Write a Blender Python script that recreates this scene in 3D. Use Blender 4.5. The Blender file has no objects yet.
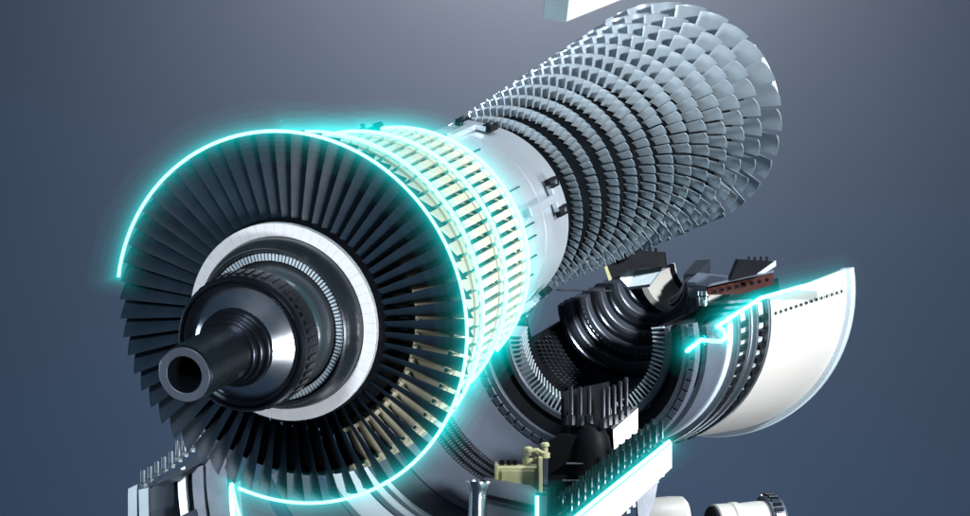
import bpy, bmesh, math, random
from math import sin, cos, pi, radians, sqrt
from mathutils import Vector, Matrix
random.seed(7)
S = bpy.context.scene
COL = S.collection
# ------------------------------------------------------------------ camera
F = 3200.0                      # focal length in photo pixels (970 wide)
cam = bpy.data.cameras.new('camera')
cam.sensor_width = 36.0
cam.lens = F / 970.0 * 36.0
cam.clip_end = 500
cam_o = bpy.data.objects.new('camera', cam)
cam_o.rotation_euler = (pi / 2, 0, 0)
COL.objects.link(cam_o)
S.camera = cam_o
# ------------------------------------------------------------------ world, exposure
W = bpy.data.worlds.new('World'); S.world = W; W.use_nodes = True
bg = W.node_tree.nodes['Background']
bg.inputs[0].default_value = (0.25, 0.46, 0.80, 1); bg.inputs[1].default_value = 0.09
S.view_settings.view_transform = 'Standard'
S.view_settings.look = 'None'
S.view_settings.exposure = 0.0
S.view_settings.gamma = 1.0
S.view_settings.use_curve_mapping = False
S.cycles.use_denoising = True
S.cycles.max_bounces = 5
S.cycles.glossy_bounces = 2
S.cycles.diffuse_bounces = 1
S.cycles.caustics_reflective = False
S.cycles.blur_glossy = 1.0
# ------------------------------------------------------------------ studio lamps, some added off frame to light single parts
def area(name, loc, target, size, power, color=(1, 1, 1), size_y=None, spread=180):
    l = bpy.data.lights.new(name, 'AREA')
    l.shape = 'RECTANGLE'; l.size = size; l.size_y = size_y or size
    l.energy = power; l.color = color; l.spread = radians(spread)
    o = bpy.data.objects.new(name, l); COL.objects.link(o)
    o.location = loc
    o.rotation_euler = (Vector(target) - Vector(loc)).to_track_quat('-Z', 'Y').to_euler()
    return o
area('key_softbox', (10.5, 19.0, -2.2), (0.8, 20.6, 0.2), 1.8, 520, (0.98, 0.99, 1.0), 3.4, 110)
area('top_softbox', (2.5, 19.0, 9.5), (1.0, 20.5, 0.6), 2.6, 330, (0.84, 0.92, 1.0), 2.0, 110)
area('front_softbox', (-5.5, 5.0, 3.5), (-1.5, 16.2, -0.5), 2.0, 62, (0.86, 0.93, 1.0), 2.6, 32)
area('added_right_low_lamp', (3.9, 9.6, -3.8), (-1.0, 16.5, -0.4), 2.4, 55, (0.92, 0.96, 1.0), 2.2, 40)  # added off frame to put a highlight on the cone's right side
area('added_left_rim_lamp', (-8.0, 21.5, -1.2), (-1.0, 16.8, -0.4), 2.6, 80, (0.70, 0.85, 1.0), 3.4, 100)  # added off frame for the cone's left highlight and a rim light
area('added_under_lamp', (2.4, 21.0, -9.0), (1.2, 21.5, 0.3), 3.2, 80, (0.90, 0.96, 1.0), 2.6, 100)  # added below the frame so the compressor blade faces reflect light
area('added_right_high_lamp', (8.0, 15.0, 4.2), (1.1, 22.0, 0.3), 0.9, 300, (0.96, 0.985, 1.0), 0.9, 60)  # added off frame to light the bore and the compressor blade edges
area('added_backdrop_wash', (0.0, 58.0, -15.0), (0.0, 80.0, -1.0), 16.0, 520, (0.28, 0.60, 1.0), 6.0, 120)  # added blue fill that keeps the backdrop's outer parts from going dark
area('backdrop_lamp', (1.6, 72.8, 15.0), (1.6, 80.0, 6.0), 4.0, 900, (1.0, 0.97, 0.93), 3.0, 150)

# ------------------------------------------------------------------ materials
def mat(name, col, metal=0.0, rough=0.4, var=0.08, scale=6.0, bump=0.0, bscale=60.0, rvar=0.1, streak=None, spec=0.5):
    m = bpy.data.materials.new(name); m.use_nodes = True
    nt = m.node_tree; N = nt.nodes; L = nt.links
    b = N['Principled BSDF']
    b.inputs['Metallic'].default_value = metal
    b.inputs['Specular IOR Level'].default_value = spec
    tc = N.new('ShaderNodeTexCoord')
    src = tc.outputs['Object']
    if streak:
        mp = N.new('ShaderNodeMapping'); mp.inputs['Scale'].default_value = streak
        L.new(src, mp.inputs[0]); src = mp.outputs[0]
    n = N.new('ShaderNodeTexNoise'); n.inputs['Scale'].default_value = scale; n.inputs['Detail'].default_value = 6
    L.new(src, n.inputs['Vector'])
    r = N.new('ShaderNodeValToRGB')
    r.color_ramp.elements[0].position = 0.3; r.color_ramp.elements[1].position = 0.7
    r.color_ramp.elements[0].color = tuple(max(0, c * (1 - var)) for c in col) + (1,)
    r.color_ramp.elements[1].color = tuple(min(1, c * (1 + var)) for c in col) + (1,)
    L.new(n.outputs['Fac'], r.inputs[0]); L.new(r.outputs[0], b.inputs['Base Color'])
    mr = N.new('ShaderNodeMapRange')
    mr.inputs['To Min'].default_value = max(0.02, rough - rvar); mr.inputs['To Max'].default_value = rough + rvar
    n2 = N.new('ShaderNodeTexNoise'); n2.inputs['Scale'].default_value = scale * 2.3; n2.inputs['Detail'].default_value = 8
    L.new(src, n2.inputs['Vector']); L.new(n2.outputs['Fac'], mr.inputs['Value']); L.new(mr.outputs[0], b.inputs['Roughness'])
    if bump:
        n3 = N.new('ShaderNodeTexNoise'); n3.inputs['Scale'].default_value = bscale; n3.inputs['Detail'].default_value = 4
        L.new(src, n3.inputs['Vector'])
        bp = N.new('ShaderNodeBump'); bp.inputs['Strength'].default_value = bump; bp.inputs['Distance'].default_value = 0.01
        L.new(n3.outputs['Fac'], bp.inputs['Height']); L.new(bp.outputs[0], b.inputs['Normal'])
    return m
M = {}
M['blade_dark'] = mat('dark_blade_steel', (0.011, 0.021, 0.033), 0.0, 0.45, 0.2, 5, 0.06, 30, spec=0.16)
M['black'] = mat('black_steel', (0.004, 0.005, 0.007), 0.0, 0.55, 0.3, 8, spec=0.12)
M['gun'] = mat('gunmetal', (0.038, 0.047, 0.060), 0.9, 0.24, 0.15, 7, 0.03, 40)
M['chrome'] = mat('polished_steel', (0.60, 0.64, 0.68), 1.0, 0.24, 0.05, 4, rvar=0.05)
M['white'] = mat('white_satin_steel', (0.78, 0.80, 0.82), 0.0, 0.35, 0.03, 3, 0.03, 30)
M['ringwhite'] = mat('pale_blade_roots', (0.72, 0.73, 0.74), 0.1, 0.4, 0.05, 14)
M['drum'] = mat('brushed_pale_steel', (0.60, 0.67, 0.73), 0.7, 0.34, 0.05, 3, rvar=0.05)
M['core'] = mat('gap_shade_black', (0.003, 0.004, 0.005), 0.0, 0.7, 0.3, 8, spec=0.0)  # near-black without specular: deep shade between the blades put into the colour
M['comp'] = mat('blue_grey_steel', (0.48, 0.57, 0.635), 0.6, 0.25, 0.06, 2, rvar=0.03)
M['cream'] = mat('cream_coating', (0.50, 0.46, 0.335), 0.0, 0.55, 0.16, 5, 0.06, 60)
M['grey'] = mat('grey_cast_steel', (0.078, 0.096, 0.128), 0.25, 0.45, 0.10, 3, 0.08, 50)
M['darkgrey'] = mat('dark_cast_steel', (0.07, 0.085, 0.11), 0.4, 0.42, 0.15, 4, 0.08, 50)
M['paleblue'] = mat('pale_blue_steel', (0.50, 0.60, 0.66), 0.3, 0.38, 0.06, 4, 0.04, 50)
M['casewhite'] = mat('white_casing_paint', (0.42, 0.413, 0.395), 0.0, 0.4, 0.05, 1.2, 0.03, 20)
M['brown'] = mat('red_brown_oxide', (0.024, 0.006, 0.005), 0.0, 0.7, 0.2, 12, 0.1, 60, spec=0.1)
M['olive'] = mat('pale_olive_paint', (0.48, 0.47, 0.27), 0.0, 0.55, 0.12, 10, 0.1, 60)
M['gloss_black'] = mat('gloss_black_steel', (0.022, 0.026, 0.034), 0.5, 0.30, 0.2, 8)
M['turned'] = mat('turned_steel', (0.036, 0.044, 0.056), 0.9, 0.27, 0.15, 3, 0.10, 3, streak=(1.5, 1.5, 60))
M['turned_bright'] = mat('turned_bright_steel', (0.50, 0.54, 0.58), 1.0, 0.27, 0.06, 3, 0.04, 3, rvar=0.06, streak=(30, 30, 30))
M['neck'] = mat('dull_steel', (0.26, 0.29, 0.32), 0.95, 0.36, 0.08, 4, 0.05, 3, streak=(2, 2, 40))
M['stud'] = mat('stud_steel', (0.14, 0.165, 0.19), 0.85, 0.36, 0.1, 20)
M['wall'] = mat('grey_blue_backdrop', (0.36, 0.40, 0.48), 0.0, 0.9, 0.015, 0.4)
def emit(name, col, k):
    m = bpy.data.materials.new(name); m.use_nodes = True
    b = m.node_tree.nodes['Principled BSDF']
    b.inputs['Base Color'].default_value = (0.1, 0.1, 0.1, 1)
    b.inputs['Emission Color'].default_value = col + (1,)
    b.inputs['Emission Strength'].default_value = k
    return m
M['neon'] = emit('cyan_neon', (0.50, 1.0, 0.97), 1.4)
def glowmat(name, k):  # emissive volume added round each tube to draw its halo
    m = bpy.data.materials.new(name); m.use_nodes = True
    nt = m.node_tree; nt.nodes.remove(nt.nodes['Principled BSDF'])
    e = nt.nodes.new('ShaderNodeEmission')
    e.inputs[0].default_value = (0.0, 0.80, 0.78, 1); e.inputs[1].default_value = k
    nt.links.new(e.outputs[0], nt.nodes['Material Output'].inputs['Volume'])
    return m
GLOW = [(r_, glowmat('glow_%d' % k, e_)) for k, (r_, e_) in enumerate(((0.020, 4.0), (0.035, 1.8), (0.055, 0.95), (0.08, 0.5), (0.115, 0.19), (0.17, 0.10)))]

# ------------------------------------------------------------------ mesh helpers
def xyz(c):                      # (right, up, depth) -> blender (x, y, z)
    return Vector((c[0], c[2], c[1]))
def at(px, py, depth):           # a place in the scene seen at that photo pixel
    return Vector(((px - 485.0) * depth / F, depth, (258.0 - py) * depth / F))
class MB:
    def __init__(s): s.v = []; s.f = []
    def add(s, vs, fs, mtx=None):
        o = len(s.v)
        s.v += [tuple(mtx @ Vector(q)) if mtx is not None else tuple(q) for q in vs]
        s.f += [tuple(i + o for i in q) for q in fs]
        return s
    def sweep(s, prof, a0=0, a1=360, n=96, closed=True):
        """prof: (t, r) outline swept about the local z axis; t runs away from the viewer"""
        full = abs(a1 - a0) >= 359.9
        k = len(prof); vs = []; fs = []
        m = n if full else n + 1
        for i in range(m):
            a = radians(a0 + (a1 - a0) * i / n)
            for t, r in prof: vs.append((r * cos(a), r * sin(a), -t))
        for i in range(n):
            j = (i + 1) % m
            for q in range(k if closed else k - 1):
                w = (q + 1) % k
                fs.append((i * k + q, i * k + w, j * k + w, j * k + q))
        if closed and not full:
            fs.append(tuple(range(k))); fs.append(tuple((m - 1) * k + q for q in reversed(range(k))))
        return s.add(vs, fs)
    def ring(s, t0, t1, r0, r1, a0=0, a1=360, n=96, c=0.004):
        return s.sweep([(t0 + c, r0), (t1 - c, r0), (t1, r0 + c), (t1, r1 - c), (t1 - c, r1), (t0 + c, r1), (t0, r1 - c), (t0, r0 + c)], a0, a1, n)
    def segs(s, t0, t1, r0, r1, a0, a1, count, frac=0.7, n=2, c=0.003):
        st = (a1 - a0) / count
        for i in range(count):
            s.ring(t0, t1, r0, r1, a0 + st * i, a0 + st * (i + frac), n, c)
        return s
    def box(s, c, ax, h, ch=None):
        """chamfered box: centre, three unit axes, half sizes"""
        ch = min(h) * 0.18 if ch is None else min(ch, min(h) * 0.9)
        bm = bmesh.new(); bmesh.ops.create_cube(bm, size=2)
        for q in bm.verts: q.co = Vector((q.co.x * h[0], q.co.y * h[1], q.co.z * h[2]))
        if ch > 0: bmesh.ops.bevel(bm, geom=list(bm.edges), offset=ch, segments=1, affect='EDGES')
        bm.verts.index_update()
        R = Matrix((ax[0], ax[1], ax[2])).transposed()
        c = Vector(c)
        s.add([c + R @ q.co for q in bm.verts], [[q.index for q in f.verts] for f in bm.faces]); bm.free()
        return s
    def beam(s, p0, p1, up, w, h, ch=None):
        p0 = Vector(p0); p1 = Vector(p1); z = (p1 - p0); L = z.length; z.normalize()
        x = z.cross(Vector(up)).normalized(); y = x.cross(z)
        return s.box((p0 + p1) / 2, (x, y, z), (w / 2, h / 2, L / 2), ch)
    def lathe(s, p, axis, prof, n=32, closed=False):
        """prof (t, r) along axis from p; ends at r=0 close it"""
        z = Vector(axis).normalized(); x = z.orthogonal().normalized(); y = z.cross(x); p = Vector(p)
        k = len(prof); vs = []; fs = []
        for i in range(n):
            a = 2 * pi * i / n
            for t, r in prof: vs.append(p + z * t + (x * cos(a) + y * sin(a)) * r)
        for i in range(n):
            j = (i + 1) % n
            for q in range(k - 1): fs.append((i * k + q, i * k + q + 1, j * k + q + 1, j * k + q))
        fs.append(tuple(i * k for i in range(n))); fs.append(tuple(i * k + k - 1 for i in range(n)))
        return s.add(vs, fs)
    def rod(s, p0, p1, r, n=12):
        p0 = Vector(p0); d = Vector(p1) - p0; L = d.length; c = r * 0.2
        return s.lathe(p0, d, [(0, r - c), (c, r), (L - c, r), (L, r - c)], n)
    def tube(s, pts, r, n=10):
        pts = [Vector(q) for q in pts]; m = len(pts)
        tang = []
        for i in range(m):
            d = (pts[min(i + 1, m - 1)] - pts[max(i - 1, 0)]).normalized(); tang.append(d)
        x = tang[0].orthogonal().normalized(); vs = []; fs = []
        for i in range(m):
            x = (x - tang[i] * x.dot(tang[i])).normalized(); y = tang[i].cross(x)
            for k in range(n):
                a = 2 * pi * k / n; vs.append(pts[i] + (x * cos(a) + y * sin(a)) * r)
        for i in range(m - 1):
            for k in range(n): fs.append((i * n + k, i * n + (k + 1) % n, (i + 1) * n + (k + 1) % n, (i + 1) * n + k))
        fs.append(tuple(range(n))); fs.append(tuple((m - 1) * n + k for k in range(n)))
        return s.add(vs, fs)
    def prism(s, poly, off):
        """poly: list of points (planar outline), off: vector of thickness"""
        k = len(poly); off = Vector(off)
        vs = [Vector(q) for q in poly] + [Vector(q) + off for q in poly]
        fs = [tuple(range(k)), tuple(range(2 * k - 1, k - 1, -1))] + [(i, (i + 1) % k, k + (i + 1) % k, k + i) for i in range(k)]
        return s.add(vs, fs)
    def mesh(s, name, m, sharp=32):
        me = bpy.data.meshes.new(name); me.from_pydata(s.v, [], s.f)
        bm = bmesh.new(); bm.from_mesh(me); bmesh.ops.recalc_face_normals(bm, faces=bm.faces); bm.to_mesh(me); bm.free()
        me.shade_smooth(); me.set_sharp_from_angle(angle=radians(sharp))
        me.materials.append(M[m] if isinstance(m, str) else m)
        return me
    def build(s, name, m, parent=None, sharp=32):
        return link(name, s.mesh(name, m, sharp), parent)
def link(name, me, parent=None):
    o = bpy.data.objects.new(name, me); COL.objects.link(o)
    if parent is not None: o.parent = parent
    return o
def tag(o, label=None, cat=None, group=None, kind=None):
    if label: o['label'] = label
    if cat: o['category'] = cat
    if group: o['group'] = group
    if kind: o['kind'] = kind
    return o
def thing(name, label, cat, mtx, group=None):
    o = bpy.data.objects.new(name, None); COL.objects.link(o); o.matrix_world = mtx; o.empty_display_size = 0.1
    return tag(o, label, cat, group)
def dup(o, parent=None):
    c = o.copy(); COL.objects.link(c)
    if parent is not None: c.parent = parent
    for ch in [q for q in bpy.data.objects if q.parent == o]: dup(ch, c)
    return c

# ------------------------------------------------------------------ backdrop
tag(MB().box((0, 80.3, 0), (Vector((1, 0, 0)), Vector((0, 1, 0)), Vector((0, 0, 1))), (80, 0.2, 50), 0).build('backdrop', 'wall'), kind='structure')

# ------------------------------------------------------------------ frames
def frame(origin, d):
    """local x right-ish, y up-ish, -z along d (all given as right, up, depth)"""
    d = Vector(d).normalized(); x = Vector((0, 1, 0)).cross(d).normalized(); y = d.cross(x)
    X, Y, Z = xyz(x), xyz(y), -xyz(d)
    m = Matrix((X, Y, Z)).transposed().to_4x4(); m.translation = xyz(origin)
    return m
TH, PH = 0.4093, 0.518
D_ROT = (sin(TH) * cos(PH), sin(TH) * sin(PH), cos(TH))
M_ROT = frame((-1.0391, -0.3234, 16.93), D_ROT)

# ------------------------------------------------------------------ blades
def foil(mb, secs, mtx=None, n=7):
    """secs: (radius, chord, stagger, thickness, camber, t_mid, lean) blade standing along +x;
       the chord runs away (-z) and clockwise (-y)"""
    vs = []; fs = []; k = 2 * n
    for r, c, be, th, cam, tm, lean in secs:
        up = []; lo = []
        for i in range(n + 1):
            q = i / n; u = (q - 0.5) * c
            y = th * c * (2.6 * sqrt(max(q, 0)) * (1 - q) * 0.62 + 0.02)
            m = cam * c * 4 * q * (1 - q)
            up.append((u, m + y)); lo.append((u, m - y * 0.6))
        loop = up + lo[-2:0:-1]
        for u, w in loop:
            cw = u * sin(be) + w * cos(be) + lean
            t = tm + u * cos(be) - w * sin(be)
            vs.append((r * cos(cw / r), -r * sin(cw / r), -t))
    kk = len(loop)
    for i in range(len(secs) - 1):
        for q in range(kk): fs.append((i * kk + q, i * kk + (q + 1) % kk, (i + 1) * kk + (q + 1) % kk, (i + 1) * kk + q))
    fs.append(tuple(range(kk))); fs.append(tuple((len(secs) - 1) * kk + q for q in range(kk)))
    return mb.add(vs, fs, mtx)
def rotz(a): return Matrix.Rotation(a, 4, 'Z')

# ------------------------------------------------------------------ THE ROTOR
rotor = thing('turbine_rotor', 'long bladed steel rotor with dark front blades, pale drum and a hollow shaft end', 'rotor', M_ROT)
# shaft, collars, flange
MB().sweep([(-1.262, 0.088), (-1.275, 0.096), (-1.275, 0.137), (-1.262, 0.147), (-0.80, 0.147), (-0.80, 0.12), (-0.9, 0.088)]).build('shaft', 'turned', rotor)
MB().sweep([(-0.92, 0.0), (-0.92, 0.0895), (-0.90, 0.0895), (-0.90, 0.0)], closed=True).build('bore_plug', 'black', rotor)
MB().sweep([(-1.2765, 0.094), (-1.2785, 0.097), (-1.2785, 0.135), (-1.2765, 0.138), (-1.27, 0.13), (-1.27, 0.10)]).build('shaft_end_face', 'darkgrey', rotor)
cb = MB()
cb.ring(-0.80, -0.755, 0.10, 0.163); cb.ring(-0.752, -0.705, 0.10, 0.182); cb.ring(-0.700, -0.655, 0.10, 0.203)
cb.build('shaft_collar', 'turned', rotor)
MB().sweep([(-0.655, 0.19), (-0.665, 0.206), (-0.585, 0.300), (-0.565, 0.302), (-0.565, 0.19)]).build('coupling_cone', 'chrome', rotor)
fl = MB()
fl.sweep([(-0.575, 0.295), (-0.600, 0.303), (-0.605, 0.318), (-0.592, 0.322), (-0.592, 0.330), (-0.612, 0.336), (-0.612, 0.346), (-0.595, 0.358), (-0.44, 0.362), (-0.425, 0.350), (-0.425, 0.25), (-0.5, 0.25)])
fl.build('coupling_flange', 'turned', rotor)
rb = MB()
for i in range(48):
    a = 360 / 48 * i
    rb.ring(-0.555, -0.455, 0.360, 0.3655, a, a + 3.6, 2, 0.001)
rb.build('flange_ribs', 'gun', rotor)
MB().sweep([(-0.43, 0.24), (-0.43, 0.262), (-0.36, 0.268), (-0.23, 0.318), (-0.17, 0.352), (-0.12, 0.352), (-0.12, 0.24)]).build('shaft_neck', 'neck', rotor)
kn = MB().sweep([(-0.185, 0.34), (-0.185, 0.398), (-0.15, 0.398), (-0.15, 0.34)])
kn.build('slot_ring_base', 'black', rotor)
MB().segs(-0.20, -0.184, 0.356, 0.394, 0, 360, 120, 0.62, 1, 0.002).build('slotted_ring', 'paleblue', rotor)
MB().sweep([(-0.17, 0.396), (-0.205, 0.402), (-0.222, 0.410), (-0.215, 0.420), (-0.185, 0.425), (-0.165, 0.440), (-0.145, 0.455), (-0.11, 0.461), (-0.06, 0.461), (-0.06, 0.396)]).build('front_disc', 'gloss_black', rotor)
MB().segs(-0.085, -0.02, 0.462, 0.533, 0, 360, 60, 0.985, 3, 0.003).build('blade_root_ring', 'ringwhite', rotor)
MB().sweep([(-0.055, 0.40), (-0.055, 0.53), (-0.02, 0.545), (0.16, 0.545), (0.2, 0.60), (0.55, 0.66), (1.2, 0.60), (1.9, 0.56), (1.9, 0.40)]).build('turbine_disc', 'black', rotor)
# dark front blades, one object each
NB = 60
secs = []
for i in range(9):
    q = i / 8; r = 0.53 + q * 0.468
    be = radians(22 + 24 * q); c = 0.150 + 0.026 * q
    secs.append((r, c, be, 0.085 - 0.045 * q, 0.075 - 0.05 * q, 0.070, -0.010 * q))
bme = foil(MB(), secs).mesh('turbine_blade', 'blade_dark', 50)
for i in range(NB):
    o = link('turbine_blade', bme, rotor)
    o.matrix_local = rotz(2 * pi * (i + 0.35) / NB + random.uniform(-.004, .004))
# cream blade segments: three rows
CR = [(0.13, 0.445, 0.895, 0.915, 0.66, 58, 0.76), (0.70, 1.09, 0.805, 0.815, 0.62, 74, 0.62), (1.27, 1.655, 0.742, 0.748, 0.58, 72, 0.60)]
def cream(mb, row, mtx):
    t0, t1, r0, r1, ri, n, fr = row
    w = 360 / n * fr
    q = MB()
    # outer platform with a step
    for (ta, tb, ra, rb_, ww) in ((t0, t0 + 0.07, r0 - 0.035, r0 - 0.004, w * 0.94), (t0 + 0.075, t1 - 0.06, r0 - 0.03, (r0 + r1) / 2, w), (t1 - 0.055, t1, r1 - 0.05, r1, w * 1.1)):
        q.ring(ta, tb, ra, rb_, -ww / 2, ww / 2, 3, 0.004)
    tm = (t0 + t1) / 2; ch = (t1 - t0)
    foil(q, [(ri, ch * 0.95, radians(30), 0.13, 0.10, tm, 0), ((ri + r0) / 2, ch * 0.98, radians(34), 0.11, 0.09, tm, 0), (r0 - 0.02, ch * 1.0, radians(36), 0.10, 0.08, tm, 0)])
    q.ring(t0 + 0.02, t0 + 0.09, ri, ri + 0.022, -w * 0.4, w * 0.4, 2, 0.003)
    q.ring(t0 + 0.1, t1 - 0.03, ri - 0.03, ri - 0.004, -w * 0.48, w * 0.48, 2, 0.003)
    return mb.add(q.v, q.f, mtx)
left = MB(); darkl = MB(); count = 0
def ang_in(a, lo, hi):
    a = (math.degrees(a) + 540) % 360 - 180
    return lo <= a <= hi
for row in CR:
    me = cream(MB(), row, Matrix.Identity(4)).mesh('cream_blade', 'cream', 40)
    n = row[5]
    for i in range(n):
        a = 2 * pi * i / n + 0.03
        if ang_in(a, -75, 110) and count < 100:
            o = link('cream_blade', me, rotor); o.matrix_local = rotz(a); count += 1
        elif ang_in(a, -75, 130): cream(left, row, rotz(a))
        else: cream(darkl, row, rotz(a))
    MB().ring(row[0] + .01, row[1] - .01, row[2] - 0.034, row[2] - 0.020, n=120).build('slot_shade_ring', 'black', rotor)  # added black band that stands for the shade in the platform slots
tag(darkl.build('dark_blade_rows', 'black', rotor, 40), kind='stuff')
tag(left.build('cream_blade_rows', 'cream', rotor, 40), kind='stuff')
# pale drum with brackets
MB().sweep([(1.92, 0.40), (1.92, 0.615), (1.94, 0.62), (2.38, 0.612), (2.385, 0.606), (2.395, 0.606), (2.40, 0.612), (2.86, 0.592), (2.89, 0.578), (2.89, 0.40)], n=160).build('drum', 'drum', rotor)
sl = MB()
for a in (2, 9, -9, -20, 30, 60, 95):
    sl.ring(1.98, 2.20, 0.612, 0.6245, a, a + 0.7, 1, 0.001)
sl.build('drum_slits', 'black', rotor)
def bracket(ang):
    a = radians(ang); er = Vector((cos(a), sin(a), 0)); et = Vector((-sin(a), cos(a), 0)); ez = Vector((0, 0, -1))
    def c(t, w, r): return er * r + et * w + ez * t
    b = MB().box(c(2.32, 0, 0.632), (er, et, ez), (0.020, 0.024, 0.26))
    b.box(c(2.09, 0, 0.645), (er, et, ez), (0.030, 0.030, 0.03))
    b.box(c(2.60, 0, 0.630), (er, et, ez), (0.018, 0.085, 0.035))
    o = b.build('drum_bracket', 'drum', rotor)
    for w in (-0.088, 0.088):
        p = MB().box(c(2.63, w, 0.633), (er, et, ez), (0.020, 0.030, 0.065)); po = p.build('tab', 'black', o)
        MB().lathe(c(2.63, w, 0.652), er, [(0, 0.014), (0.012, 0.014), (0.016, 0.010)], 6).build('bolt', 'chrome', o)
for a in (78, 16, -48, 140): bracket(a)
# compressor core and blades
NR = 12
ROWS = []
cnt = [84, 80, 76, 72, 68, 63, 58, 53, 48, 42, 34, 28]
dt = [0.28 + 0.006 * i for i in range(NR - 2)] + [0.40]
dt = [q * (6.85 - 3.12) / sum(dt) for q in dt]
t = 3.12
for i in range(NR):
    q = i / (NR - 1)
    R = 0.592 + (0.832 - 0.592) * (t - 3.12) / 3.73
    h = [0.052, 0.056, 0.062, 0.072, 0.085, 0.093, 0.105, 0.12, 0.135, 0.155, 0.20, 0.25][i]
    ROWS.append((t, R, h, cnt[i]))
    if i < NR - 1: t += dt[i]
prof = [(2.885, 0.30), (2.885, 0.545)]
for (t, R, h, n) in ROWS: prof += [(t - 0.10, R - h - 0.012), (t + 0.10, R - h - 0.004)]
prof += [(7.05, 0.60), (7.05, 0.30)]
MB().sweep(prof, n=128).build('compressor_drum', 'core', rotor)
rest = MB(); count = 0
def cblade(mb, row, mtx, i):
    t, R, h, n = row
    pitch = 2 * pi * R / n
    ch = min(pitch * 1.20, 0.30)
    return foil(mb, [(R - h - 0.012, ch * 1.0, radians(40), 0.13, -0.17, t, 0), (R - h * 0.5, ch * 1.02, radians(46), 0.10, -0.18, t, 0.004), (R, ch * 1.06, radians(52), 0.08, -0.18, t, 0.008)], mtx, 6)
for i in range(NR - 1, -1, -1):
    row = ROWS[i]
    me = cblade(MB(), row, Matrix.Identity(4), i).mesh('compressor_blade', 'comp', 40)
    for k in range(row[3]):
        a = 2 * pi * k / row[3] + 0.017 * i
        j = rotz(a + random.uniform(-.005, .005))
        if ang_in(a, -48, 128) and count < 100:
            o = link('compressor_blade', me, rotor); o.matrix_local = j; count += 1
        else: cblade(rest, row, j, i)
tag(rest.build('compressor_blade_rows', 'comp', rotor, 40), kind='stuff')
MB().ring(7.0, 7.06, 0.775, 0.787, 10, 38, 24, 0.005).build('end_ring', 'white', rotor)
# small probe on the rear cream row
def rl(p): return M_ROT.inverted() @ p
a = radians(103); er = Vector((cos(a), sin(a), 0))
base = er * 0.76 + Vector((0, 0, -1.62)); pr = MB()
ax = Vector((0.75, 0.15, -0.62)).normalized()
pr.lathe(base - ax * 0.05, ax, [(0, 0.03), (0.05, 0.03), (0.052, 0.02), (0.11, 0.02), (0.112, 0.034), (0.16, 0.034), (0.165, 0.026)], 16)
pr.rod(base, base + er * 0.05, 0.014)
pr.build('probe', 'gun', rotor)

# ------------------------------------------------------------------ neon outlines
GLOW_WIDE = GLOW[:2] + [(r_, glowmat('glow_wide_%d' % k, e_)) for k, (r_, e_) in enumerate(((0.055, 1.3), (0.085, 0.85), (0.12, 0.4), (0.17, 0.10)))]  # stronger added halo that washes the cream slots teal
def neon(label, pts, r=0.0092, name='neon_tube', glow=GLOW):
    pts = [Vector(q) for q in pts]
    o = thing(name, label, 'neon tube', Matrix.Translation(pts[0]), 'cyan neon tubes tracing the machine')
    loc = [q - pts[0] for q in pts]
    MB().tube(loc, r).build('lit_tube', 'neon', o, 60)
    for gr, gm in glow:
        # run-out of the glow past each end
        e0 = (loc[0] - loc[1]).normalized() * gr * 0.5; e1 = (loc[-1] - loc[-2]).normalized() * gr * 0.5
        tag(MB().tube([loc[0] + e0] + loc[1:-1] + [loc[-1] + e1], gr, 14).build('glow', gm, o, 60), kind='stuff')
    return o
def arc(R, t, a0, a1, n=90):
    return [M_ROT @ Vector((R * cos(radians(a)), R * sin(radians(a)), -t)) for a in [a0 + (a1 - a0) * i / n for i in range(n + 1)]]
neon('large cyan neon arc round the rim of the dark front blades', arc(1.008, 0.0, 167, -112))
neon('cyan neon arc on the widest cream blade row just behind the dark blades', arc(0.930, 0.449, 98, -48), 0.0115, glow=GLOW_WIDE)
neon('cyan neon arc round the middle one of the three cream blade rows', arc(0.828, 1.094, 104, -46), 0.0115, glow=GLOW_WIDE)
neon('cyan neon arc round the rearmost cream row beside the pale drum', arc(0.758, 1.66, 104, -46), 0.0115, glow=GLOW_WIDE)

# ------------------------------------------------------------------ LOWER CASING
AL = radians(27)
A_DIR = (sin(AL) * 0.929, sin(AL) * 0.37, cos(AL))
ZB = 21.45; U = 1.1
av = Vector(A_DIR).normalized()
ex = Vector((1, 0.06, 0)); ex.z = -(av.x * ex.x + av.y * ex.y) / av.z; ex.normalize()
ey = av.cross(ex); ey = ey if ey.y > 0 else -ey
def casing_frame(px, py, z, sc):
    o = at(px, py, z)
    X, Y, Z = xyz(ex), xyz(ey), -xyz(av)
    m = Matrix((X, Y, Z)).transposed().to_4x4(); m = m @ Matrix.Scale(sc, 4); m.translation = o
    return m
M_CAS = casing_frame(584, 339, ZB, U)
cas = thing('lower_casing', 'open lower half of a turbine casing lying behind the bladed rotor', 'casing', M_CAS)
# barrel (left quarter of the trough, from near end to the slotted band)
def shell(pin, th): return pin + [(q[0], q[1] + th) for q in reversed(pin)]
MB().sweep(shell([(-0.02, 0.745), (-0.25, 0.765), (-0.50, 0.79)], 0.03), 172, 292, 64).build('inner_barrel', 'grey', cas)
kn = MB().sweep(shell([(-0.50, 0.80), (-0.80, 0.835)], 0.03), 172, 292, 64); kn.build('tooth_band_base', 'black', cas)
tb = MB()
for k in range(4): tb.segs(-0.58 - 0.07 * k, -0.535 - 0.07 * k, 0.775 + 0.008 * k, 0.80 + 0.008 * k, 176, 290, 84, 0.55, 1, 0.002)
tb.build('tooth_band', 'darkgrey', cas)
MB().sweep(shell([(-0.80, 0.80), (-0.82, 0.79), (-1.15, 0.83), (-1.17, 0.85)], 0.04), 172, 292, 64).build('middle_barrel', 'grey', cas)
MB().sweep(shell([(-1.17, 0.86), (-1.45, 0.87)], 0.04), 172, 292, 64).build('dark_barrel', 'darkgrey', cas)
st = MB()
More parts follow.
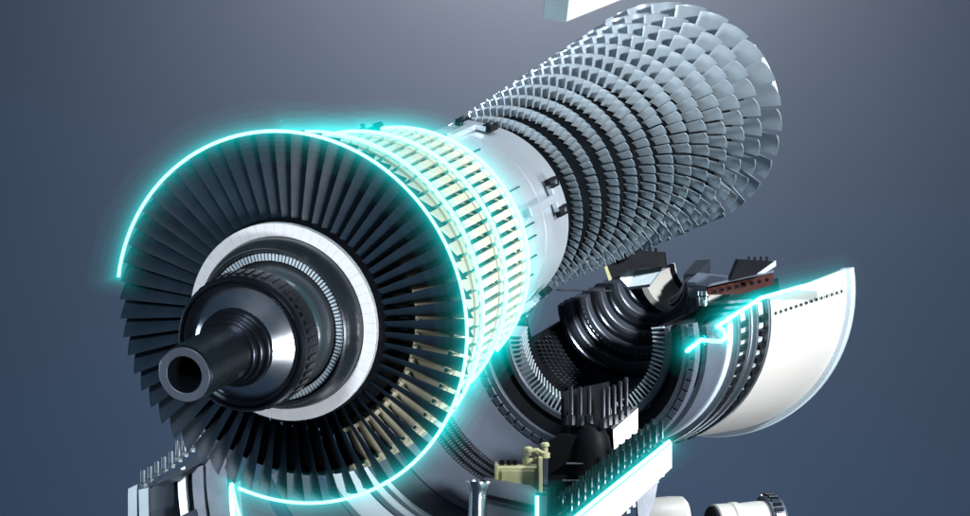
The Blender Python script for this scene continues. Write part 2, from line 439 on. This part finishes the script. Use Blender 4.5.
for (a, b, r) in ((-1.52, -1.47, 0.845), (-1.64, -1.57, 0.85), (-1.95, -1.70, 0.865)): st.ring(a, b, r, r + 0.05, 205, 292, 64, 0.008)
st.build('barrel_ribs', 'paleblue', cas)
MB().sweep(shell([(-1.45, 0.90), (-2.0, 0.915), (-3.45, 1.00)], 0.04), 212, 275, 64).build('outer_barrel', 'grey', cas)
ob = MB()
ob.ring(-2.45, -2.05, 0.90, 0.93, 196, 275, 40, 0.01); ob.ring(-2.95, -2.55, 0.93, 0.955, 196, 275, 40, 0.01); ob.ring(-3.40, -3.05, 0.955, 0.985, 196, 275, 40, 0.01)
ob.build('liner_plates', 'grey', cas)
# slotted band, dark ring, vane ring
sb = MB().sweep([(-0.02, 0.735), (0.03, 0.745), (0.03, 0.66), (0.0, 0.655)], 170, 365, 96); sb.ring(-0.03, 0.02, 0.655, 0.70, 170, 365, 96)
sb.build('slotted_band', 'grey', cas)
MB().segs(-0.035, 0.028, 0.695, 0.742, 170, 365, 36, 0.80, 3, 0.004).build('band_teeth', 'grey', cas)
MB().sweep([(0.03, 0.66), (0.0, 0.655), (0.05, 0.57), (0.20, 0.56), (0.20, 0.66)], 170, 365, 96).build('dark_ring', 'black', cas)
vr = MB().ring(0.03, 0.14, 0.515, 0.56, 172, 364, 96, 0.008).build('vane_ring', 'grey', cas)
vme = MB().box((0.475, 0, -0.085), (Vector((1, 0, 0)), Vector((0, cos(.5), -sin(.5))), Vector((0, sin(.5), cos(.5)))), (0.042, 0.005, 0.05)).mesh('guide_vane', 'paleblue')
for i in range(56):
    o = link('guide_vane', vme, vr); o.matrix_local = rotz(radians(174 + 188 * i / 55))
MB().sweep(shell([(0.13, 0.43), (0.45, 0.46), (1.05, 0.53), (1.7, 0.62)], 0.03), 182, 364, 64).build('inner_liner', 'black', cas)
iv = MB()
for k in range(7):
    t = 0.22 + 0.085 * k; r = 0.425 + 0.028 * k * 0.5
    for i in range(40):
        a = radians(186 + 142 * (i + 0.5 * (k % 2)) / 40)
        er = Vector((cos(a), sin(a), 0)); et = Vector((-sin(a), cos(a), 0)); ez = Vector((0, 0, -1))
        x1 = (et * 0.6 + ez * 0.8).normalized()
        iv.box(er * r + ez * t, (er, x1, er.cross(x1)), (0.02, 0.014, 0.0035), 0.001)
tag(iv.build('liner_vanes', 'stud', cas), kind='stuff')
# stepped inner half rings leading to the bore
M_INN = frame(xyz(at(630, 306, 22.1)), Vector((0.24, 0.20, 0.90)))
zz = Vector((0.24, 0.20, 0.90)).normalized()
ex2 = Vector((1, 0.04, 0)); ex2.z = -(zz.x * ex2.x + zz.y * ex2.y) / zz.z; ex2.normalize()
ey2 = zz.cross(ex2); ey2 = ey2 if ey2.y > 0 else -ey2
M_INN = Matrix((xyz(ex2), xyz(ey2), -xyz(zz))).transposed().to_4x4() @ Matrix.Scale(U, 4); M_INN.translation = at(630, 306, 22.1)
inn = thing('inner_casing', 'nest of black stepped half rings narrowing to a white bore inside the vaned casing', 'casing', M_INN)
steps = [(0.0, 0.10, 0.435, 0.47), (0.10, 0.19, 0.40, 0.46), (0.19, 0.25, 0.372, 0.44), (0.25, 0.35, 0.335, 0.42), (0.35, 0.43, 0.305, 0.40), (0.43, 0.54, 0.278, 0.38), (0.54, 0.66, 0.25, 0.36), (0.66, 0.78, 0.215, 0.33), (0.78, 0.86, 0.185, 0.30), (0.86, 1.30, 0.17, 0.27)]
for i, (a, b, r0, r1) in enumerate(steps):
    MB().ring(a, b, r0, r1, 178, 362, 64, 0.008).build('inner_half_ring', 'darkgrey' if i % 2 else 'gun', inn)
MB().segs(0.215, 0.235, 0.36, 0.376, 185, 350, 30, 0.5, 1, 0.002).build('ring_studs', 'stud', inn)
def casing_part(o, px, py, z):          # same heading as the casing, set at its own place
    m = casing_frame(px, py, z, U); o.matrix_parent_inverse = Matrix.Identity(4); o.matrix_local = M_INN.inverted() @ m
    return o
casing_part(MB().sweep(shell([(0.0, 0.205), (0.42, 0.205)], 0.04), 178, 312, 48).build('bore_shell', 'casewhite', inn), 675, 278, 22.8)
casing_part(MB().sweep(shell([(0.43, 0.215), (0.58, 0.235)], 0.03), 178, 322, 48).build('end_half_ring', 'black', inn), 675, 278, 22.8)  # black carries the shading inside the end of the bore
casing_part(MB().ring(0.585, 0.60, 0.238, 0.262, 178, 322, 48, 0.003).build('end_rim', 'white', inn), 675, 278, 22.8)
# flared white end
MB().sweep(shell([(0.10, 0.735), (0.42, 0.735)], 0.03), 176, 362, 96).build('neck_shell', 'grey', cas)
MB().sweep(shell([(0.42, 0.745), (0.50, 0.75), (0.90, 0.80)], 0.03), 176, 362, 96).build('ribbed_shell', 'paleblue', cas)
rb = MB()
for (a, b, r) in ((0.50, 0.54, 0.79), (0.66, 0.70, 0.80), (0.76, 0.79, 0.815), (0.92, 0.96, 0.835)): rb.ring(a, b, r - 0.02, r + 0.03, 176, 362, 96, 0.006)
rb.build('shell_ribs', 'stud', cas)
MB().segs(0.545, 0.655, 0.775, 0.825, 180, 360, 34, 0.40, 2, 0.004).build('block_row', 'black', cas)
MB().segs(0.80, 0.91, 0.81, 0.86, 180, 360, 30, 0.40, 2, 0.004).build('block_row', 'black', cas)
MB().sweep(shell([(0.97, 0.815), (1.20, 0.855), (1.55, 0.92), (1.97, 0.985)], 0.03), 215, 362, 128).build('flared_shell', 'casewhite', cas)
MB().ring(1.97, 2.04, 0.975, 1.055, 215, 362, 128, 0.008).build('flared_rim', 'paleblue', cas)
for i in range(14):
    t = 1.04 + 0.062 * i; r = 0.848 + (t - 0.97) * 0.198; a = radians(355)
    er = Vector((cos(a), sin(a), 0))
    bh = MB(); bh.lathe(er * (r - 0.004) + Vector((0, 0, -t)), er, [(0, 0.011), (0.008, 0.011), (0.011, 0.008)], 6)
    bh.build('flange_bolt', 'gun', cas)

# casing neon: points on the split plane seen along the right edge
CN = M_CAS.translation; n_pl = xyz(ey)
def on_split(px, py, up=0.065):
    d = at(px, py, 1.0); k = (CN + n_pl * up).dot(n_pl) / d.dot(n_pl)
    return d * k
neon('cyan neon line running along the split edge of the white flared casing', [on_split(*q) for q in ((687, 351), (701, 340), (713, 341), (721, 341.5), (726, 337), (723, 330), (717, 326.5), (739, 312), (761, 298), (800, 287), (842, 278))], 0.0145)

# ------------------------------------------------------------------ pieces round the casing
ID = (Vector((1, 0, 0)), Vector((0, 1, 0)), Vector((0, 0, 1)))
def T(v): return Matrix.Translation(v)
Zv = Vector((0, 0, 1)); Xv = Vector((1, 0, 0)); Yv = Vector((0, 1, 0))
def local(px, py, z):
    o = at(px, py, z)
    return o, (lambda x, y, dz=0.0: at(x, y, z + dz) - o)

# stud mesh shared by both bolted flanges
def stud_mesh(name, h, r, m='stud'):
    b = MB(); b.lathe((0, 0, 0), Zv, [(0, r * 1.9), (h * 0.22, r * 1.9), (h * 0.25, r * 1.7)], 6)
    b.lathe((0, 0, h * 0.25), Zv, [(0, r), (h * 0.70, r), (h * 0.75, r * 0.75)], 10)
    return b.mesh(name, m)

# left bolted flange under the dark blades
o, P = local(128, 516, 18.6)
lf = thing('bolted_flange', 'grey casing flange with upright studs at the lower left below the dark blades', 'flange', T(o))
b = MB()
b.prism([P(128, 489), P(137, 485), P(137, 540), P(128, 535)], (0, 0.16, 0))
b.prism([P(138.5, 490, -.02), P(148, 488, -.02), P(149, 545, -.02), P(140, 540, -.02)], (0, 0.2, 0))
b.build('end_plate', 'paleblue', lf)
MB().prism([P(149.5, 489, .02), P(177, 473, .25), P(180, 550, .25), P(151, 550, .02)], (0.02, 0.3, 0)).build('side_panel', 'grey', lf)
for (x0, x1, y0, m, dz) in ((177.5, 185, 470, 'paleblue', .2), (186, 191, 474, 'black', .28), (192, 203, 470, 'grey', .24), (205, 226, 458, 'grey', .30), (229, 234, 486, 'paleblue', .2)):
    q = [P(x0, y0, dz), P(x1, y0 - (x1 - x0) * .5, dz)]
    l = []; r = []
    for k in range(9):
        u = k / 8; y = y0 + u * 80; bend = 10 * u * u
        l.append(P(x0 + bend, y, dz - .1 * u)); r.append(P(x1 + bend, y - (x1 - x0) * .45 * (1 - u), dz - .1 * u))
    MB().prism(l + r[::-1], (0.02, 0.25, 0)).build('curved_rib', m, lf)
MB().prism([P(150, 487, .05), P(236, 430, .5), P(246, 436, .5), P(178, 476, .1)], (0, 0.06, -0.03)).build('flange_top', 'darkgrey', lf)
sm = stud_mesh('stud', 0.10, 0.014); sm2 = stud_mesh('stud', 0.13, 0.014)
for i, (x, y) in enumerate([(143, 487), (150, 483), (157, 478), (164, 473), (171, 468), (178, 462), (184, 457), (191, 452), (199, 447), (206, 442), (213, 438), (220, 433), (228, 429), (236, 424)]):
    s_ = link('stud', sm if i < 5 else sm2, lf); s_.location = P(x, y, 0.06 + 0.033 * i)
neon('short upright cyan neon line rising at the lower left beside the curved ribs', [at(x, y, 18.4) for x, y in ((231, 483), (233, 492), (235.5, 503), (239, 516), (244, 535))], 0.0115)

# right bolted flange with its white side
z0, z1 = 18.3, 19.4
o = at(600, 490, 18.8)
rf = thing('bolted_flange', 'white sided flange bar with a diagonal row of studs at the bottom centre', 'flange', T(o))
e0 = at(540, 551, z0) - o; e1 = at(672, 443, z1) - o
dv = (e1 - e0).normalized(); nv = Vector((0.45, -0.89, 0)).normalized()
h0 = 0.165
MB().prism([e0, e1, e1 - Zv * 0.15, e0 - Zv * 0.24], -nv * 0.05).build('side_face', 'casewhite', rf)
MB().prism([e0 - nv * .052 - Zv * .004, e1 - nv * .052 - Zv * .004, e1 - nv * .052 - Zv * .13, e0 - nv * .052 - Zv * .2], -nv * 0.22).build('flange_bar', 'darkgrey', rf)
sm3 = stud_mesh('stud', 0.155, 0.014, 'gun')
for row in (0, 1):
    for i in range(15):
        s_ = link('stud', sm3, rf); s_.location = e0.lerp(e1, 0.28 + i * 0.05) - nv * (0.10 + 0.11 * row) + Zv * (-0.006)
for i in range(7):
    s_ = link('stud', sm, rf); s_.location = e0.lerp(e1, 0.70 + i * 0.045) - nv * 0.10 - Zv * (0.24 - 0.008 * i)
MB().prism([at(636, 489, 19.2) - o, at(660, 470, 19.3) - o, at(655, 500, 19.3) - o, at(640, 540, 19.2) - o], (0, .2, 0)).build('gusset', 'grey', rf)
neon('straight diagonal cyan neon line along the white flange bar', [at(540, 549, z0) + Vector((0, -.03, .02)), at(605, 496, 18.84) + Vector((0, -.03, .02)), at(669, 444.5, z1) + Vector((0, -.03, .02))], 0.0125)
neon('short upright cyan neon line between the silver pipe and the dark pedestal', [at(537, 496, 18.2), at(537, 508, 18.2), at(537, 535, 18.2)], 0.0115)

# dark pedestal behind it
o, P = local(575, 516, 19.6)
pd = thing('pedestal', 'black steel pedestal with a rounded bump and tall studs in front of the vaned ring', 'pedestal', T(o))
MB().prism([P(549, 441), P(560, 434), P(600, 440), P(600, 570), P(545, 570)], (0.1, 0.35, 0)).build('pedestal_body', 'black', pd)
MB().prism([P(561, 392, .1), P(603, 383, .2), P(606, 440, .2), P(561, 446, .1)], (0.05, 0.25, 0)).build('back_plate', 'black', pd)
MB().lathe(P(592, 476, .05), Zv, [(0, .13), (.16, .12), (.24, .105), (.30, .07), (.32, .02)], 32).build('rounded_bump', 'black', pd)
MB().prism([P(613, 430, .1), P(638, 408, .25), P(638, 432, .25), P(614, 450, .1)], (0.0, 0.3, 0)).build('white_block', 'casewhite', pd)
sm4 = stud_mesh('stud', 0.24, 0.014, 'gloss_black')
for i, (x, y) in enumerate([(603, 428), (608, 425), (614, 424), (620, 420), (626, 416), (571, 425), (580, 426), (589, 425)]):
    s_ = link('stud', sm4, pd); s_.location = P(x, y, -0.02 + (i % 5) * .05)
pl = MB()
for (x0, y0, x1) in ((566, 463, 596), (562, 480, 588), (558, 497, 582)): pl.box((P(x0, y0, -.03) + P(x1, y0 + 1, -.03)) / 2, ID, ((x1 - x0) * .003, .03, .004), .001)
pl.build('pedestal_ledges', 'grey', pd)

# olive valve box and silver pipe
o, P = local(520, 488, 19.2)
vb = thing('valve_box', 'pale olive box with lugs and knobs beside the black pedestal', 'valve box', T(o))
MB().box(P(518, 478, .1), ID, (.135, .1, .078), .012).build('box_body', 'olive', vb)
MB().box(P(496, 478, .05), ID, (.010, .12, .090), .004).build('end_lug', 'olive', vb)
MB().box(P(540, 474, .05), ID, (.012, .12, .105), .004).build('end_lug', 'olive', vb)
for px_, py_, q in ((528, 464, 1.0), (536, 462, 0.8), (545, 458, 0.9)):
    b = MB().lathe(P(px_, py_, .1), Zv, [(0, .034 * q), (.035 * q, .034 * q), (.037 * q, .020 * q), (.075 * q, .020 * q), (.077 * q, .030 * q), (.095 * q, .030 * q), (.105 * q, .018 * q)], 12)
    b.build('knob', 'olive', vb)
MB().tube([P(526, 458, .06), P(530, 452, .04), P(537, 450, .04), P(544, 453, .08)], .010, 8).build('link_pipe', 'olive', vb)
for x in (502, 509, 515): MB().lathe(P(x, 465, .05), Zv, [(0, .016), (.025, .016), (.030, .011)], 6).build('cap_bolt', 'black', vb)
MB().box(P(518, 478, -.005), ID, (.10, .006, .045), .003).build('box_cover', 'olive', vb)
o, P = local(500, 516, 18.7)
gp = thing('pipe_stub', 'silver grey pipe stub with a flared upright end at the bottom centre', 'pipe', T(o))
MB().lathe(P(477, 540), Vector((.03, 0, 1)), [(0, .055), (.26, .052), (.30, .062), (.335, .078), (.345, .078), (.345, .06), (.30, .045)], 32).build('flared_end', 'chrome', gp)
b = MB().prism([P(484, 480, .05), P(532, 489, .1), P(536, 492, .1), P(536, 560, .1), P(484, 560, .05)], (0, .25, 0))
b.build('pipe_body', 'grey', gp)
MB().prism([P(484, 494, .03), P(536, 506, .08), P(536, 510, .08), P(484, 498, .03)], (0, .02, 0)).build('pipe_seam', 'black', gp)

# pipes at the bottom right
o, P = local(715, 516, 20.5)
p1 = thing('pipe_stub', 'white rounded pipe end cut off by the bottom edge at the right', 'pipe', T(P(670, 520) + o))
MB().lathe(at(640, 528, 20.3) - at(670, 520, 20.5), Vector((1, .1, .05)), [(0, .0), (0, .16), (.05, .185), (.20, .19), (.28, .185), (.31, .15), (.31, .0)], 40).build('pipe_wall', 'casewhite', p1)
p2 = thing('ring_flange_pipe', 'white pipe with a black end face and dark toothed ring flange at bottom right', 'pipe', T(P(735, 520) + o))
b0 = at(712, 527, 20.4) - at(735, 520, 20.5); ax = Vector((1, .35, .02)).normalized()
MB().lathe(b0, ax, [(0.012, .0), (.012, .135), (0.02, .145), (.12, .145), (.13, .152), (.17, .152), (.18, .142), (.30, .15), (.38, .15)], 40).build('pipe_wall', 'casewhite', p2)
MB().lathe(b0 - ax * .01, ax, [(0, .0), (0, .10), (.004, .13), (.02, .135), (.02, 0)], 40).build('end_face', 'black', p2)
MB().lathe(b0 + ax * .36, ax, [(0, .10), (0, .175), (.02, .185), (.08, .185), (.1, .17), (.1, .10)], 40).build('ring_flange', 'darkgrey', p2)
rr = MB()
for i in range(28):
    a = 2 * pi * i / 28; x = ax.orthogonal().normalized(); y = ax.cross(x); e = x * cos(a) + y * sin(a)
    rr.box(b0 + ax * .40 + e * .188, (ax, e, ax.cross(e)), (.03, .008, .012), .002)
rr.build('flange_teeth', 'gun', p2)

# white block floating at the top
o = at(567, 0, 19.0)
kb = thing('casing_block', 'bright white block hanging in at the top edge above the rotor', 'casing block', T(o))
dr = xyz(D_ROT).normalized()
c0 = at(567, 22, 18.8) - o
side = xyz(Vector((-.95, .1, .0))); side = (side - dr * side.dot(dr)).normalized(); upv = side.cross(dr); upv = upv if upv.z > 0 else -upv
MB().box(c0 + dr * 1.2 + side * .075 + upv * .3, (side, upv, dr), (.075, .3, 1.2), .006).build('block_body', 'casewhite', kb)
MB().box(c0 + dr * 1.2 + side * .155 + upv * .3, (side, upv, dr), (.003, .29, 1.19), .001).build('block_side_shade', 'paleblue', kb)  # added sheet: cooler shade of the left side put into its colour
MB().box(c0 - dr * .004 + side * .075 + upv * .3, (side, upv, dr), (.074, .299, .003), .001).build('end_plate', 'paleblue', kb)  # added sheet: cooler shade of the near face put into its colour

# flange segments at the far right of the split line
o, P = local(735, 290, 21.3)
fs_ = thing('flange_segment', 'red brown flange segment with a black pinned block on top left of the white flare', 'flange', T(o))
MB().prism([P(708, 289, -.1), P(774, 273, .3), P(774, 284, .3), P(742, 294, .1), P(708, 295, -.1)], (0, .12, 0.01)).build('brown_strip', 'brown', fs_)
MB().prism([P(708, 286.5, -.1), P(712, 283.5, -.1), P(774, 270, .3), P(774, 272.6, .3)], (0, .2, 0)).build('strip_edge', 'grey', fs_)
ho = MB()
for i in range(8):
    ho.rod(P(716 + i * 7.4, 291 - i * 1.6, -.11 + .05 * i), P(716 + i * 7.4, 291 - i * 1.6, -.02 + .05 * i), .011, 10)
ho.build('hole_plugs', 'black', fs_)
MB().prism([P(730, 281), P(739, 259), P(776, 261.5), P(758, 274)], (0, .3, 0)).build('black_block', 'black', fs_)
MB().prism([P(757, 274, -.06), P(776, 260.5, -.06), P(776, 266, -.06), P(765, 273, -.06)], (0, .2, 0)).build('wedge', 'paleblue', fs_)
pn = MB()
for x in (749, 755, 761, 767): pn.rod(P(x, 262, .1), P(x, 256.5, .1), .009, 8)
pn.build('pin', 'black', fs_)
o, P = local(700, 290, 21.6)
pg = thing('vent_plate', 'pale grey plate over dark stepped fins between the bore and the brown flange', 'plate', T(o))
MB().prism([P(687, 282), P(698, 272.5, .2), P(728, 276, .2), P(718, 284)], (0, .02, -.02)).build('top_plate', 'grey', pg)
MB().prism([P(688, 284, .05), P(708, 286, .05), P(706, 300, .05), P(690, 297, .05)], (0, .15, 0)).build('plate_leg', 'darkgrey', pg)
MB().lathe(P(703, 306), Zv, [(0, .03), (.02, .035), (.06, .035), (.07, .045), (.10, .045)], 16).build('valve', 'chrome', pg)
o, P = local(700, 330, 22.0)
fn = thing('fin_stack', 'stack of grey stepped fins behind the bent end of the neon casing line', 'fins', T(o))
for i in range(8):
    y = 303 + i * 6; x0 = 706 - i * 5.2; x1 = 752 - i * 6.4
    MB().prism([P(x0, y, -.1), P(x1, y - 4, .12), P(x1, y - 1.2, .12), P(x0, y + 2.6, -.1)], (0.02, .18, 0)).build('fin', 'darkgrey' if i % 2 else 'grey', fn)

# black bridge piece over the bore
o, P = local(635, 265, 21.6)
br = thing('bridge_bracket', 'black bridge bracket with top pins and a tan end over the white bore', 'bracket', T(o))
MB().prism([P(604, 258), P(609, 261), P(631, 250, .1), P(664, 252, .1), P(666, 268, .1), P(650, 266), P(626, 271), P(612, 279), P(606, 270)], (0.02, .18, 0)).build('bridge_body', 'black', br)
MB().prism([P(602.5, 262, -.02), P(605.5, 262, -.02), P(612, 279, -.02), P(609, 281, -.02)], (0, .16, 0)).build('tan_end', 'olive', br)
pn = MB()
for x in (638, 644, 650, 656): pn.rod(P(x, 253, .15), P(x, 248, .15), .010, 8)
pn.build('pin', 'black', br)
MB().prism([P(620, 278, .1), P(636, 268, .15), P(662, 268, .15), P(650, 284, .1), P(628, 287, .1)], (0, .05, -.02)).build('floor_plate', 'paleblue', br)
MB().rod(P(556, 290, .1), P(612, 291, .1), .006).build('tie_rod', 'stud', br)
